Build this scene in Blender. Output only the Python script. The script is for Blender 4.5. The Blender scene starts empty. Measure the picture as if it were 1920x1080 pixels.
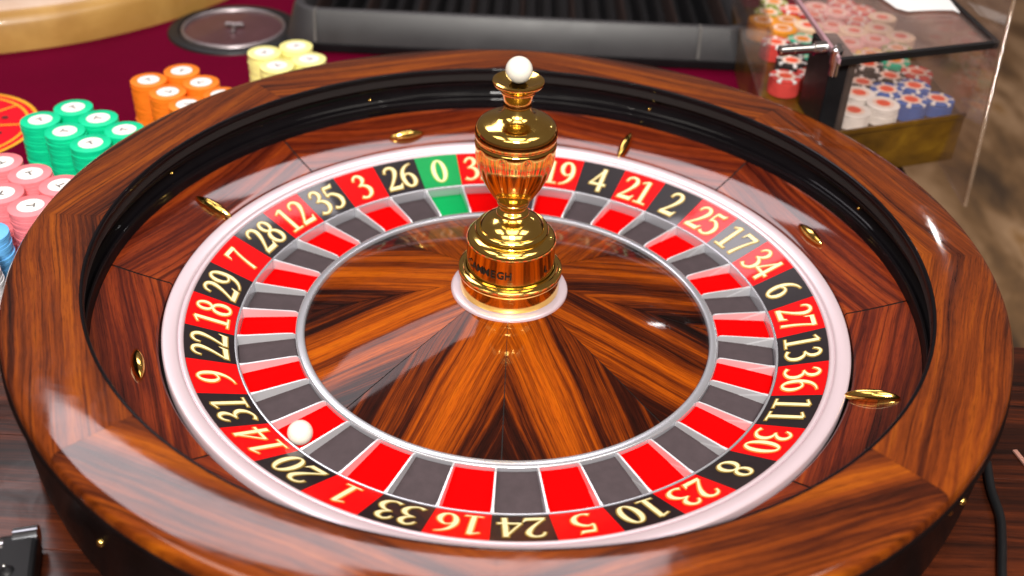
import bpy, math, random
from mathutils import Matrix, Vector
random.seed(7)
PI = math.pi
S = 0.27                      # one build unit (outer radius of the number ring) in metres
sc = bpy.context.scene
C = sc.collection

# ------------------------------------------------------------------ camera
cam = bpy.data.cameras.new('camera'); camo = bpy.data.objects.new('camera', cam); C.objects.link(camo)
cam.sensor_width = 36; cam.lens = 37.956; cam.clip_start = 0.02; cam.clip_end = 200
camo.matrix_world = Matrix(((0.99897421, -0.04521162, -0.00253614, 0.0),
                            (0.02386404, 0.57323268, -0.81904506, -2.79834*S),
                            (0.03848415, 0.81814437, 0.5737236, 2.013904*S),
                            (0, 0, 0, 1)))
cam.dof.use_dof = True; cam.dof.focus_distance = 3.2*S; cam.dof.aperture_fstop = 4.0; cam.dof.aperture_blades = 8
sc.camera = camo

# ------------------------------------------------------------------ world and lamps
w = bpy.data.worlds.new('World'); sc.world = w; w.use_nodes = True
bg = w.node_tree.nodes['Background']; bg.inputs[0].default_value = (1.0, 0.78, 0.70, 1); bg.inputs[1].default_value = 0.13

def area(name, loc, target, sx, sy, watts, col=(1, 1, 1), spread=180):
    l = bpy.data.lights.new(name, 'AREA'); l.shape = 'RECTANGLE'; l.size = sx*S; l.size_y = sy*S
    l.energy = watts; l.color = col; l.spread = math.radians(spread)
    o = bpy.data.objects.new(name, l); C.objects.link(o)
    o.location = Vector(loc)*S
    d = (Vector(target)-Vector(loc)).normalized()
    o.rotation_euler = d.to_track_quat('-Z', 'Y').to_euler()
    return o
def bulb(name, loc, rad, watts, col=(1, .93, .84)):
    l = bpy.data.lights.new(name, 'POINT'); l.shadow_soft_size = rad*S; l.energy = watts; l.color = col
    o = bpy.data.objects.new(name, l); C.objects.link(o); o.location = Vector(loc)*S
    return o
area('ceiling_and_fill_lamp', (-2.3, 6.15, 8), (-2.3, 6.15, 0), 8.4, 2.5, 30, (1, .93, .97))
area('ceiling_and_fill_lamp', (-4.1, 4.4, 8), (-4.1, 4.4, 0), 4.8, 1.0, 6.8, (1, .93, .97))
area('key_lamp', (0.2, -5.2, 5.2), (0, 0, 0), 1.4, 1.0, 50, (1, .96, .9))
area('tube_lamp', (4.25, 6.35, 3.9), (1.38, .17, .25), .05, .30, 0.35, (1, .97, .95))
for x, y in ((-5.5, -2.4), (5.2, -2.2), (0.2, -2.6), (-4.0, -8.5), (4.4, -8.0)):
    area('ceiling_and_fill_lamp', (x, y, 8), (x, y, 0), 3.8, 3.4, 12, (1, .93, .84))  # unseen fill panels overhead, added to brighten the brass
for i, (x, y, z) in enumerate([(-3.6, -3.5, 7), (4.2, -3.0, 7), (0.6, -9.5, 8)]):
    bulb('ceiling_spot', (x, y, z), .10, 3.0)

# ------------------------------------------------------------------ exposure / render
sc.view_settings.view_transform = 'Standard'; sc.view_settings.look = 'None'
sc.view_settings.exposure = 0.0; sc.view_settings.gamma = 1
sc.render.engine = 'CYCLES'
sc.cycles.max_bounces = 10; sc.cycles.transparent_max_bounces = 16
sc.cycles.caustics_reflective = False; sc.cycles.caustics_refractive = False

# ------------------------------------------------------------------ helpers
class MB:
    """collects faces, builds one mesh object; coordinates in build units, world space"""
    def __init__(s): s.v = []; s.f = []; s.uv = []; s.mi = []
    def vert(s, p): s.v.append(tuple(p)); return len(s.v)-1
    def face(s, idx, uv=None, mi=0):
        s.f.append(tuple(idx)); s.uv.append(uv if uv else [(0, 0)]*len(idx)); s.mi.append(mi)
    def poly(s, pts, uvf=None, mi=0):
        i = [s.vert(p) for p in pts]; s.face(i, [uvf(*p) for p in pts] if uvf else None, mi)
    def box(s, x0, x1, y0, y1, z0, z1, M=None, uvf=None, mi=0):
        P = [Vector((x, y, z)) for z in (z0, z1) for y in (y0, y1) for x in (x0, x1)]
        b = len(s.v); uvs = [uvf(*p) for p in P] if uvf else None
        for p in P: s.vert(M @ p if M else p)
        for q in ((0, 2, 3, 1), (4, 5, 7, 6), (0, 1, 5, 4), (2, 6, 7, 3), (0, 4, 6, 2), (1, 3, 7, 5)):
            s.face([b+i for i in q], [uvs[i] for i in q] if uvs else None, mi)
    def lathe(s, prof, n=128, a0=0, a1=2*PI, c=(0, 0), uvf=None, mi=0, caps=False):
        full = abs(a1-a0-2*PI) < 1e-6
        na = n if full else n+1; b = len(s.v); m = len(prof)
        for i in range(na):
            a = a0+(a1-a0)*i/n
            for r, z in prof: s.vert((c[0]+r*math.cos(a), c[1]+r*math.sin(a), z))
        for i in range(n):
            j = (i+1) % na if full else i+1
            for k in range(m-1):
                q = (b+i*m+k, b+i*m+k+1, b+j*m+k+1, b+j*m+k)
                s.face(q, [uvf(*s.v[t]) for t in q] if uvf else None, mi)
        if caps and not full:
            for i, rev in ((0, False), (na-1, True)):
                q = [b+i*m+k for k in range(m)]
                if rev: q.reverse()
                s.face(q, [uvf(*s.v[t]) for t in q] if uvf else None, mi)
    def tube(s, pts, r, n=10, mi=0, cap=True):
        pts = [Vector(p) for p in pts]; b = len(s.v); m = len(pts)
        up = Vector((0, 0, 1)) if abs((pts[1]-pts[0]).normalized().z) < .9 else Vector((1, 0, 0))
        for i, p in enumerate(pts):
            t = (pts[min(i+1, m-1)]-pts[max(i-1, 0)]).normalized()
            x = t.cross(up).normalized(); y = x.cross(t)
            rr = r[i] if isinstance(r, (list, tuple)) else r
            for k in range(n):
                a = 2*PI*k/n; s.vert(p+x*rr*math.cos(a)+y*rr*math.sin(a))
        for i in range(m-1):
            for k in range(n):
                s.face((b+i*n+k, b+i*n+(k+1) % n, b+(i+1)*n+(k+1) % n, b+(i+1)*n+k), None, mi)
        if cap:
            s.face([b+k for k in range(n)][::-1], None, mi); s.face([b+(m-1)*n+k for k in range(n)], None, mi)
    def sphere(s, c, r, n=32, m=20, mi=0):
        prof = [(max(r*math.sin(PI*k/m), 1e-5), c[2]-r*math.cos(PI*k/m)) for k in range(m+1)]
        s.lathe(prof, n, c=(c[0], c[1]), mi=mi)
    def build(s, name, mats, parent=None, smooth=None, origin=None, bevel=0):
        if not isinstance(mats, (list, tuple)): mats = [mats]
        o0 = Vector(origin) if origin is not None else (parent['_o'] if False else Vector(ORG.get(parent.name if parent else '', (0, 0, 0))))
        me = bpy.data.meshes.new(name)
        me.from_pydata([((Vector(p)-o0)*S)[:] for p in s.v], [], s.f)
        uvl = me.uv_layers.new(name='UVMap'); k = 0
        data = []
        for f in s.uv:
            for u in f: data.extend(u)
        uvl.data.foreach_set('uv', data)
        for m in mats: me.materials.append(m)
        me.polygons.foreach_set('material_index', s.mi)
        me.validate()
        import bmesh
        bm = bmesh.new(); bm.from_mesh(me); bmesh.ops.recalc_face_normals(bm, faces=bm.faces)
        if bevel:
            bmesh.ops.bevel(bm, geom=[e for e in bm.edges if e.is_manifold and e.calc_face_angle(0) > .5], offset=bevel*S, segments=2, affect='EDGES', profile=.5)
        bm.to_mesh(me); bm.free()
        if smooth is not None:
            me.polygons.foreach_set('use_smooth', [True]*len(me.polygons))
            me.set_sharp_from_angle(angle=math.radians(smooth))
        o = bpy.data.objects.new(name, me); C.objects.link(o)
        if parent: o.parent = parent
        o.location = (0, 0, 0) if parent else o0*S
        ORG[o.name] = tuple(o0)
        return o
ORG = {}
def tag(o, label=None, cat=None, group=None, kind=None):
    if label: o['label'] = label
    if cat: o['category'] = cat
    if group: o['group'] = group
    if kind: o['kind'] = kind
    return o
def thing(name, loc, label, cat, group=None):
    o = bpy.data.objects.new(name, None); C.objects.link(o); o.location = Vector(loc)*S
    o.empty_display_size = .02; ORG[o.name] = tuple(loc)
    return tag(o, label, cat, group)

# ------------------------------------------------------------------ materials
def nt(name):
    m = bpy.data.materials.new(name); m.use_nodes = True
    t = m.node_tree; return m, t, t.nodes['Principled BSDF']
def node(t, ty, **kw):
    n = t.nodes.new(ty)
    for k, v in kw.items():
        if k.startswith('i_'):
            n.inputs[int(k[2:])].default_value = v
        else: setattr(n, k, v)
    return n
def ramp(t, stops, src):
    r = t.nodes.new('ShaderNodeValToRGB'); e = r.color_ramp.elements
    while len(e) < len(stops): e.new(.5)
    for i, (p, c) in enumerate(stops): e[i].position = p; e[i].color = (*c, 1) if len(c) == 3 else c
    t.links.new(src, r.inputs[0]); return r.outputs[0]
def mapping(t, src, scale, loc=(0, 0, 0)):
    m = t.nodes.new('ShaderNodeMapping'); m.inputs['Scale'].default_value = scale; m.inputs['Location'].default_value = loc
    t.links.new(src, m.inputs[0]); return m.outputs[0]
def noise(t, vec, scale=1, detail=4, rough=.5, dist=0):
    n = t.nodes.new('ShaderNodeTexNoise'); n.inputs['Scale'].default_value = scale; n.inputs['Detail'].default_value = detail
    n.inputs['Roughness'].default_value = rough; n.inputs['Distortion'].default_value = dist
    t.links.new(vec, n.inputs['Vector']); return n.outputs[0]
def math_(t, op, a, b=None, clamp=False):
    n = t.nodes.new('ShaderNodeMath'); n.operation = op; n.use_clamp = clamp
    for i, x in enumerate((a, b)):
        if x is None: continue
        if isinstance(x, (int, float)): n.inputs[i].default_value = x
        else: t.links.new(x, n.inputs[i])
    return n.outputs[0]
def mixc(t, f, a, b, mode='MIX'):
    n = t.nodes.new('ShaderNodeMix'); n.data_type = 'RGBA'; n.blend_type = mode
    ins = (n.inputs[0], n.inputs[6], n.inputs[7])
    for i, x in zip(ins, (f, a, b)):
        if isinstance(x, (int, float)): i.default_value = x
        elif isinstance(x, tuple): i.default_value = (*x, 1)
        else: t.links.new(x, i)
    return n.outputs[2]
def setp(b, **kw):
    names = {'col': 'Base Color', 'rough': 'Roughness', 'metal': 'Metallic', 'coat': 'Coat Weight', 'coatr': 'Coat Roughness', 'spec': 'Specular IOR Level', 'sheen': 'Sheen Weight'}
    for k, v in kw.items():
        if k == 'col': v = (*v, 1)
        b.inputs[names[k]].default_value = v
def plain(name, col, rough=.4, metal=0, coat=0, coatr=.03, spec=.5, var=0.12, vs=40, bump=0):
    """base colour with a fine procedural variation"""
    m, t, b = nt(name); setp(b, col=col, rough=rough, metal=metal, coat=coat, coatr=coatr, spec=spec)
    tc = node(t, 'ShaderNodeTexCoord')
    n = noise(t, tc.outputs['Object'], vs, 5, .6)
    if var and var < .03: pass
    elif var:
        lo = tuple(c*(1-var) for c in col); hi = tuple(min(1, c*(1+var)) for c in col)
        t.links.new(ramp(t, [(.3, lo), (.7, hi)], n), b.inputs['Base Color'])
        r = t.nodes.new('ShaderNodeMapRange'); r.inputs[3].default_value = max(0, rough*.8); r.inputs[4].default_value = min(1, rough*1.25)
        t.links.new(n, r.inputs[0]); t.links.new(r.outputs[0], b.inputs['Roughness'])
    if bump:
        bp = t.nodes.new('ShaderNodeBump'); bp.inputs['Strength'].default_value = bump; bp.inputs['Distance'].default_value = .001
        t.links.new(n, bp.inputs['Height']); t.links.new(bp.outputs[0], b.inputs['Normal'])
    return m
def wood(name, stops, sx=1.3, sy=15, coat=1.0, rough=.5, dark_edge=None, fine=1.0, wob=.05, spec=.3, coatr=.035):
    """veneer: u runs along the grain, v across it (build units)"""
    m, t, b = nt(name); setp(b, rough=rough, coat=coat, coatr=coatr, spec=spec)
    uv = node(t, 'ShaderNodeTexCoord').outputs['UV']
    low = noise(t, mapping(t, uv, (1.1, 2.2, 1)), 1, 3, .5)
    sep = node(t, 'ShaderNodeSeparateXYZ'); t.links.new(uv, sep.inputs[0])
    fw = noise(t, mapping(t, uv, (5, 14, 1)), 1, 4, .6)
    v2 = math_(t, 'ADD', sep.outputs[1], math_(t, 'MULTIPLY', math_(t, 'SUBTRACT', low, .5), wob*2.2))
    v2 = math_(t, 'ADD', v2, math_(t, 'MULTIPLY', math_(t, 'SUBTRACT', fw, .5), wob*.22))
    cmb = node(t, 'ShaderNodeCombineXYZ'); t.links.new(sep.outputs[0], cmb.inputs[0]); t.links.new(v2, cmb.inputs[1])
    vec = cmb.outputs[0]
    a = noise(t, mapping(t, vec, (sx, sy, 1)), 1, 6, .62)
    bnd = noise(t, mapping(t, vec, (sx*.6, sy*2.9, 1), (3, 7, 0)), 1, 4, .6)
    f = noise(t, mapping(t, vec, (7, 190, 1)), 1, 3, .6)
    val = math_(t, 'ADD', math_(t, 'MULTIPLY', a, .62), math_(t, 'MULTIPLY', bnd, .38))
    val = math_(t, 'ADD', val, math_(t, 'MULTIPLY', math_(t, 'SUBTRACT', f, .5), .13*fine))
    if dark_edge:
        ab = math_(t, 'ABSOLUTE', math_(t, 'SUBTRACT', math_(t, 'FRACT', math_(t, 'ADD', v2, .5)), .5))
        r = t.nodes.new('ShaderNodeMapRange'); r.interpolation_type = 'SMOOTHSTEP'
        r.inputs[1].default_value = dark_edge[0]; r.inputs[2].default_value = dark_edge[1]; r.inputs[3].default_value = 0; r.inputs[4].default_value = dark_edge[2]
        t.links.new(ab, r.inputs[0]); val = math_(t, 'SUBTRACT', val, r.outputs[0])
    col = ramp(t, stops, val)
    # dark hairline veins
    vein = noise(t, mapping(t, vec, (sx*.9, sy*4.5, 1), (11, 3, 0)), 1, 2, .5)
    vm = ramp(t, [(.60, (1, 1, 1)), (.68, (.25, .2, .18))], vein)
    col = mixc(t, .7, col, vm, 'MULTIPLY')
    hair = noise(t, mapping(t, vec, (sx*2.2, sy*11, 1), (2, 9, 0)), 1, 3, .6)
    col = mixc(t, .7, col, ramp(t, [(.34, (.35, .28, .25)), (.44, (1, 1, 1)), (.60, (1, 1, 1)), (.72, (1.25, 1.2, 1.1))], hair), 'MULTIPLY')
    pores = noise(t, mapping(t, vec, (22, 330, 1), (5, 5, 0)), 1, 2, .5)
    col = mixc(t, .45, col, ramp(t, [(.36, (.35, .3, .3)), (.46, (1, 1, 1))], pores), 'MULTIPLY')
    t.links.new(col, b.inputs['Base Color'])
    bp = t.nodes.new('ShaderNodeBump'); bp.inputs['Strength'].default_value = .12; bp.inputs['Distance'].default_value = .0006
    sm = t.nodes.new('ShaderNodeMapRange'); sm.inputs[1].default_value = .35; sm.inputs[2].default_value = .7; sm.inputs[3].default_value = coatr*.6; sm.inputs[4].default_value = coatr*2.2
    t.links.new(noise(t, node(t, 'ShaderNodeTexCoord').outputs['Object'], 28, 6, .7, .8), sm.inputs[0]); t.links.new(sm.outputs[0], b.inputs['Coat Roughness'])
    t.links.new(low, bp.inputs['Height']); t.links.new(bp.outputs[0], b.inputs['Coat Normal'])
    return m
M_rim = wood('rim_rosewood', [(.33, (.008, .002, .001)), (.42, (.055, .009, .002)), (.52, (.17, .031, .003)), (.64, (.32, .072, .003)), (.80, (.48, .138, .006))], sx=.9, sy=14, wob=.035, spec=.05, coatr=.06)
M_stat = wood('stator_rosewood', [(.35, (.016, .002, .002)), (.44, (.085, .010, .004)), (.54, (.22, .030, .006)), (.65, (.34, .062, .006)), (.79, (.46, .125, .010))], sx=.7, sy=14, wob=.025, spec=.05)
M_cone = wood('cone_rosewood', [(.31, (.004, .001, .0005)), (.40, (.030, .004, .001)), (.485, (.15, .023, .001)), (.585, (.38, .070, .001)), (.76, (.58, .145, .002))], sx=.55, sy=10, dark_edge=(.085, .22, .16), wob=.03, spec=.05, coat=.38, fine=1.5)
M_deck = wood('deck_rosewood', [(.35, (.006, .002, .001)), (.47, (.030, .006, .002)), (.60, (.085, .016, .004)), (.75, (.17, .038, .008))], sx=.7, sy=16, wob=.03, coat=.35, coatr=.12, spec=.15)
M_black = plain('black_lacquer', (.004, .003, .004), .55, spec=.05, coat=.28, coatr=.03, var=.2)
M_side = plain('dark_mahogany_lacquer', (.004, .002, .002), .5, spec=.1, coat=.2, coatr=.15, var=.4)
M_gap = plain('black_joint', (.006, .004, .004), .8)
M_chrome = plain('satin_silver', (.78, .63, .68), .27, metal=.4, var=.01)
M_cool = plain('cool_silver', (.60, .61, .66), .24, metal=.7, var=.01)
M_mirror = plain('polished_chrome', (.85, .85, .86), .14, metal=1, var=.04)
M_fret = plain('polished_nickel', (.88, .89, .93), .30, metal=.6, var=.03)
M_gold = plain('polished_brass', (1.0, .65, .17), .12, metal=1, var=.06, vs=60)
M_golds = plain('brass_deflector', (.95, .62, .16), .14, metal=1, var=.05)
M_red = plain('red_number_enamel', (.78, .001, .002), .4, coat=.5, coatr=.05, var=.05, spec=.1)
M_blk = plain('black_number_enamel', (.010, .006, .008), .35, coat=1, coatr=.05, var=.1, spec=.3)
M_grn = plain('green_number_enamel', (.0, .30, .07), .35, coat=.7, coatr=.05, var=.05, spec=.3)
M_pred = plain('red_pocket_floor', (.80, .0005, .001), .85, var=.05, spec=.03)
M_pblk = plain('hazed_black_pocket_floor', (.062, .045, .050), .85, var=.12, spec=.25, vs=120)  # black floors greyed: reflected haze is mixed into the base colour
M_pgrn = plain('green_pocket_floor', (.0, .36, .09), .8, var=.05, spec=.15)
M_edger = plain('gilt_numeral_outline_on_red', (.72, .22, .03), .4, var=.1)
M_cream = plain('cream_gilt_numeral', (.90, .82, .46), .4, var=.06, vs=150)
M_edge = plain('gilt_numeral_outline', (.42, .27, .05), .35, metal=.3, var=.1)
M_edgeg = plain('gilt_numeral_outline_on_green', (.30, .45, .08), .4, var=.1)
M_ball = plain('white_ball', (.80, .76, .67), .16, coat=.6, var=.02)
M_engr = plain('engraved_black', (.008, .005, .003), .6)
M_white = plain('white_paper', (.85, .85, .85), .6, var=.03)
M_blackp = plain('black_plastic', (.006, .006, .007), .45, var=.15, spec=.3)
M_greyp = plain('grey_satin_plastic', (.035, .034, .037), .42, var=.12, vs=25)
M_cable = plain('black_rubber', (.006, .006, .007), .45)
def felt_mat():
    m, t, b = nt('burgundy_felt'); setp(b, rough=.95, spec=.05)
    tc = node(t, 'ShaderNodeTexCoord').outputs['Object']
    n = noise(t, tc, 900, 3, .7); n2 = noise(t, tc, 6, 4, .6)
    c = ramp(t, [(.3, (.085, .0, .011)), (.7, (.15, .0, .022))], n)
    c = mixc(t, .5, c, ramp(t, [(.35, (.75, .7, .7)), (.65, (1, 1, 1))], n2), 'MULTIPLY')
    t.links.new(c, b.inputs['Base Color'])
    bp = t.nodes.new('ShaderNodeBump'); bp.inputs['Strength'].default_value = .4; bp.inputs['Distance'].default_value = .0006
    t.links.new(n, bp.inputs['Height']); t.links.new(bp.outputs[0], b.inputs['Normal'])
    return m
M_felt = felt_mat()
def blotch(name, stops, scale, rough=.6, coat=0, stretch=(1, 1, 1), detail=5, metal=0):
    m, t, b = nt(name); setp(b, rough=rough, coat=coat, metal=metal)
    tc = node(t, 'ShaderNodeTexCoord').outputs['Object']
    n = noise(t, mapping(t, tc, stretch), scale, detail, .6, .4)
    t.links.new(ramp(t, stops, n), b.inputs['Base Color']); return m
M_carpet = blotch('patterned_carpet', [(.36, (.07, .04, .02)), (.46, (.22, .12, .05)), (.55, (.45, .28, .15)), (.62, (.28, .14, .04)), (.72, (.75, .55, .38))], 3.0, .95, stretch=(1.6, .6, 1))
M_rail = blotch('tan_leather', [(.3, (.34, .17, .035)), (.7, (.55, .32, .09))], 9, .38, coat=.3)
M_railw = blotch('highlit_leather', [(.3, (.72, .50, .36)), (.7, (.85, .66, .52))], 9, .35, coat=.3)  # bright highlight along the rail top, painted as a paler base colour
M_plinth = blotch('gold_brown_panel', [(.35, (.045, .020, .001)), (.55, (.12, .055, .002)), (.75, (.24, .125, .006))], 14, .35, coat=.4, stretch=(1, 1, 1.6))
def glass_mat(name, tint=(1, 1, 1), refl=1.0, haze=.0, hazecol=(.8, .6, .55)):
    m = bpy.data.materials.new(name); m.use_nodes = True; t = m.node_tree; t.nodes.clear()
    out = node(t, 'ShaderNodeOutputMaterial'); tr = node(t, 'ShaderNodeBsdfTransparent'); tr.inputs[0].default_value = (*tint, 1)
    gl = node(t, 'ShaderNodeBsdfGlossy'); gl.inputs['Roughness'].default_value = .03
    lw = node(t, 'ShaderNodeLayerWeight'); lw.inputs[0].default_value = .5; frv = math_(t, 'ADD', math_(t, 'MULTIPLY', math_(t, 'POWER', lw.outputs[1], 5), .9), .045)
    tc = node(t, 'ShaderNodeTexCoord').outputs['Object']
    df = node(t, 'ShaderNodeBsdfDiffuse'); df.inputs[0].default_value = (*hazecol, 1)
    mx = node(t, 'ShaderNodeMixShader'); t.links.new(math_(t, 'MULTIPLY', frv, refl), mx.inputs[0]); t.links.new(tr.outputs[0], mx.inputs[1]); t.links.new(gl.outputs[0], mx.inputs[2])
    m2 = node(t, 'ShaderNodeMixShader')
    sm = ramp(t, [(.4, (haze*.4,)*3), (.7, (haze,)*3)], noise(t, tc, 12, 5, .6))
    t.links.new(sm, m2.inputs[0]); t.links.new(mx.outputs[0], m2.inputs[1]); t.links.new(df.outputs[0], m2.inputs[2])
    t.links.new(m2.outputs[0], out.inputs[0]); return m
M_glass = glass_mat('clear_acrylic', (.96, .93, .92), 1.0, .05)
M_lid = glass_mat('hazed_acrylic_lid', (.93, .88, .87), 1.0, .14)  # pale diffuse haze painted in for the ceiling mirrored in the lid
M_gedge = glass_mat('acrylic_edge', (.75, .6, .5), 1.5, .35, (.55, .42, .3))

# ------------------------------------------------------------------ floor and table
fl = MB(); fl.poly([(-30, -30, -2.85), (30, -30, -2.85), (30, 45, -2.85), (-30, 45, -2.85)])
tag(fl.build('floor', M_carpet), kind='structure')

TZ = -0.10
table = thing('roulette_table', (0, 0, TZ-.3), 'long casino table with burgundy felt top and dark striped wooden deck round the wheel', 'table')
cut = MB(); cut.lathe([(.0001, -.5), (1.345, -.5), (1.345, .3), (.0001, .3)], 96); cutter = cut.build('cutter', [], None, origin=(0, 0, 0)); cutter.rotation_euler.z = .01
def recess(o):
    """cut the round well the wheel stands in"""
    o.parent = None; loc = o.location.copy(); o.location = Vector(ORG[table.name])*S
    md = o.modifiers.new('b', 'BOOLEAN'); md.object = cutter; md.operation = 'DIFFERENCE'; md.solver = 'EXACT'
    bpy.context.view_layer.update()
    me = bpy.data.meshes.new_from_object(o.evaluated_get(bpy.context.evaluated_depsgraph_get()))
    o.modifiers.clear(); o.data = me; me.name = o.name; o.parent = table; o.location = loc
m = MB()
m.box(-6, 1.60, .02, 6.5, TZ-.12, TZ-.0); recess(m.build('felt_top', M_felt, table, bevel=.01))
# deck boards butted side by side, grain along x
ys = [-2.6, -2.2, -1.8, -1.4, -1.0, -.6, -.2, .016]
for k in range(len(ys)-1):
    for xa, xb in (((-6, 2.35),) if k < 5 else ((-6, 0), (0, 2.35))):
        m = MB(); off = random.random()*9
        m.box(xa, xb, ys[k]+.0007, ys[k+1]-.0007, TZ-.12, TZ-.002, uvf=lambda x, y, z, o=off: (x+o, y+o*1.7)); recess(m.build('deck_board', M_deck, table, bevel=.001))
m = MB(); m.box(-6, 2.3, -2.55, .01, TZ-.55, TZ-.13); m.build('table_apron', M_side, table)
m = MB(); m.box(-6, 1.60, .014, 6.4, TZ-.55, TZ-.13); m.build('table_apron', M_side, table)
m = MB(); m.box(1.604, 1.622, .02, 6.4, TZ-.5, TZ+.003); m.build('edge_band', M_side, table, bevel=.01)
bpy.data.objects.remove(cutter)
for x, y in ((-5.5, -2.2), (2.0, -2.2), (1.3, 6), (-5.5, 6)):
    m = MB(); m.lathe([(.0001, -2.85), (.22, -2.85), (.20, -2.6), (.15, -2.4), (.2, -.8), (.24, -.64), (.0001, -.64)], 24, c=(x, y)); m.build('leg', M_side, table, smooth=40)
# printed call-bet circle on the felt
cx, cy = -2.34, 1.19
M_pr = plain('red_print', (.75, .008, .02), .8, spec=.1); M_py = plain('yellow_print', (.95, .42, .03), .8, spec=.1)
m = MB(); m.lathe([(.0001, TZ+.001), (.335, TZ+.001)], 64, c=(cx, cy)); disc = m.build('printed_circle', M_pr, table)
m = MB()
for r0, r1 in ((.325, .340), (.292, .303), (.10, .108)): m.lathe([(r0, TZ+.0022), (r1, TZ+.0022)], 64, c=(cx, cy))
m.build('printed_ring', M_py, table)
m = MB()
for k in range(9):
    a = math.radians(12+40*k); d = Vector((math.cos(a), math.sin(a), 0)); nrm = Vector((-d.y, d.x, 0))*.005
    c0 = Vector((cx, cy, TZ+.0034)); m.poly([c0+d*.105-nrm, c0+d*.295-nrm, c0+d*.295+nrm, c0+d*.105+nrm])
m.build('printed_spoke', M_py, table)
m = MB()
for k in range(9):
    a = math.radians(-8+40*k); m.lathe([(.0001, TZ+.004), (.014, TZ+.004)], 10, c=(cx+.21*math.cos(a), cy+.21*math.sin(a)))
m.build('printed_mark', M_engr, table)
# padded arm rail at the far left
def catmull(P, n=8):
    P = [Vector(p) for p in P]; out = []
    Q = [P[0]*2-P[1]]+P+[P[-1]*2-P[-2]]
    for i in range(1, len(Q)-2):
        for k in range(n):
            t = k/n; a, b, c, d = Q[i-1:i+3]
            out.append(.5*((2*b)+(c-a)*t+(2*a-5*b+4*c-d)*t*t+(3*b-a-3*c+d)*t**3))
    out.append(P[-1]); return out
path = catmull([(-4.2, 1.55, 0), (-3.2, 1.66, 0), (-2.44, 1.96, 0), (-2.02, 2.22, 0), (-1.68, 2.62, 0), (-1.42, 3.2, 0), (-1.3, 4.2, 0), (-1.25, 5.4, 0)])
rail_prof = [(0, 0), (0.0, .13), (.02, .165), (.06, .185), (.16, .19), (.26, .18), (.33, .14), (.36, .07), (.36, 0)]
rail = thing('arm_rail', (-2.4, 2.2, TZ), 'curved tan leather arm rail along the far left edge of the felt', 'rail')
def sweep(prof, lo, hi, mat, name):
    m = MB(); b = 0; k0 = len(prof)
    for i, p in enumerate(path):
        t = (path[min(i+1, len(path)-1)]-path[max(i-1, 0)]).normalized(); nrm = Vector((-t.y, t.x, 0))
        for (d, z) in prof[lo:hi]: m.vert(p+nrm*d+Vector((0, 0, TZ+z)))
    n = hi-lo
    for i in range(len(path)-1):
        for k in range(n-1): m.face((i*n+k, i*n+k+1, (i+1)*n+k+1, (i+1)*n+k))
    return m.build(name, mat, rail, smooth=60)
sweep(rail_prof, 0, 4, M_rail, 'rail_side'); sweep(rail_prof, 3, 9, M_railw, 'rail_pad')

# ------------------------------------------------------------------ roulette wheel
wheel = thing('roulette_wheel', (0, 0, TZ), 'large polished rosewood roulette wheel with red and black numbers and a brass turret', 'roulette wheel')
def seg_uv(k, mode, off):
    """veneer coordinates of segment k: u along grain, v across; every second one mirrored"""
    a = math.radians(45*k+22.5); c, s_ = math.cos(a), math.sin(a)
    def f(x, y, z):
        rad = x*c+y*s_; tan = -x*s_+y*c
        sgn = 1 if k % 2 == 0 else -1
        if mode == 'chord': return (tan*sgn+off[0], rad+off[1])
        return (rad+off[0], tan*sgn+off[1])
    return f
offs = {}
for k in range(8):
    offs[k] = (random.random()*20, random.random()*20)
rimp = [(1.2490, .232), (1.2490, .2512), (1.256, .2524), (1.33, .2527), (1.425, .2522), (1.444, .2490), (1.453, .2400), (1.4565, .226), (1.457, .206)]
g = .0009
def gp(k): return (k+1)//2 if False else k//2
for k in range(8):
    a0 = math.radians(45*k)+g; a1 = math.radians(45*(k+1))-g
    # pair (1,2),(3,4),(5,6),(7,0) share a leaf so that joints at 90, 180.. are book-matched
    ok = offs[((k+1)//2) % 4]
    m = MB(); m.lathe(rimp, 56, a0-g+.0002, a1+g-.0002, uvf=seg_uv(k, 'chord', (ok[0], ok[1])), caps=False)
    m.build('rim_segment', M_rim, wheel, smooth=50)
    stp = [(1.2540, .040), (1.2537, .0727), (1.2520, .0721), (1.225, .0620), (1.20, .0527), (1.185, .0473), (1.17, .0420), (1.155, .0369), (1.14, .0319), (1.125, .0271), (1.11, .0225), (1.095, .0180), (1.0795, .0137), (1.0785, .0132), (1.0735, .006), (1.0735, -.03)]
    o2 = offs[((k+1)//2) % 4+4]
    m = MB(); m.lathe(stp, 48, a0+.0018, a1-.0018, uvf=seg_uv(k, 'chord', o2)); m.build('stator_panel', M_stat, wheel, smooth=18)
    cp = [(.6460, -.100), (.6455, -.0790), (.60, -.0655), (.45, -.0190), (.30, .0235), (.180, .0550), (.150, .060)]
    o3 = (offs[((k+3)//2) % 4][0]+3, round(offs[((k+3)//2) % 4][1]))
    m = MB(); m.lathe(cp, 40, a0+.0022, a1-.0022, uvf=seg_uv(k, 'radial', o3)); m.build('cone_panel', M_cone, wheel, smooth=40)
m = MB(); m.lathe([(1.2440, .20), (1.2440, .2440), (1.27, .2465), (1.33, .2500), (1.40, .2485), (1.43, .2440), (1.446, .2330), (1.452, .21)], 160)
m.lathe([(1.255, .05), (1.250, .0660), (1.20, .046), (1.14, .0255), (1.08, .0080), (1.078, -.03)], 160)
m.lathe([(.648, -.1), (.6440, -.0835), (.60, -.0700), (.45, -.0235), (.30, .019), (.15, .05)], 120); m.build('joint_backing', M_gap, wheel, smooth=50)
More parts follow.
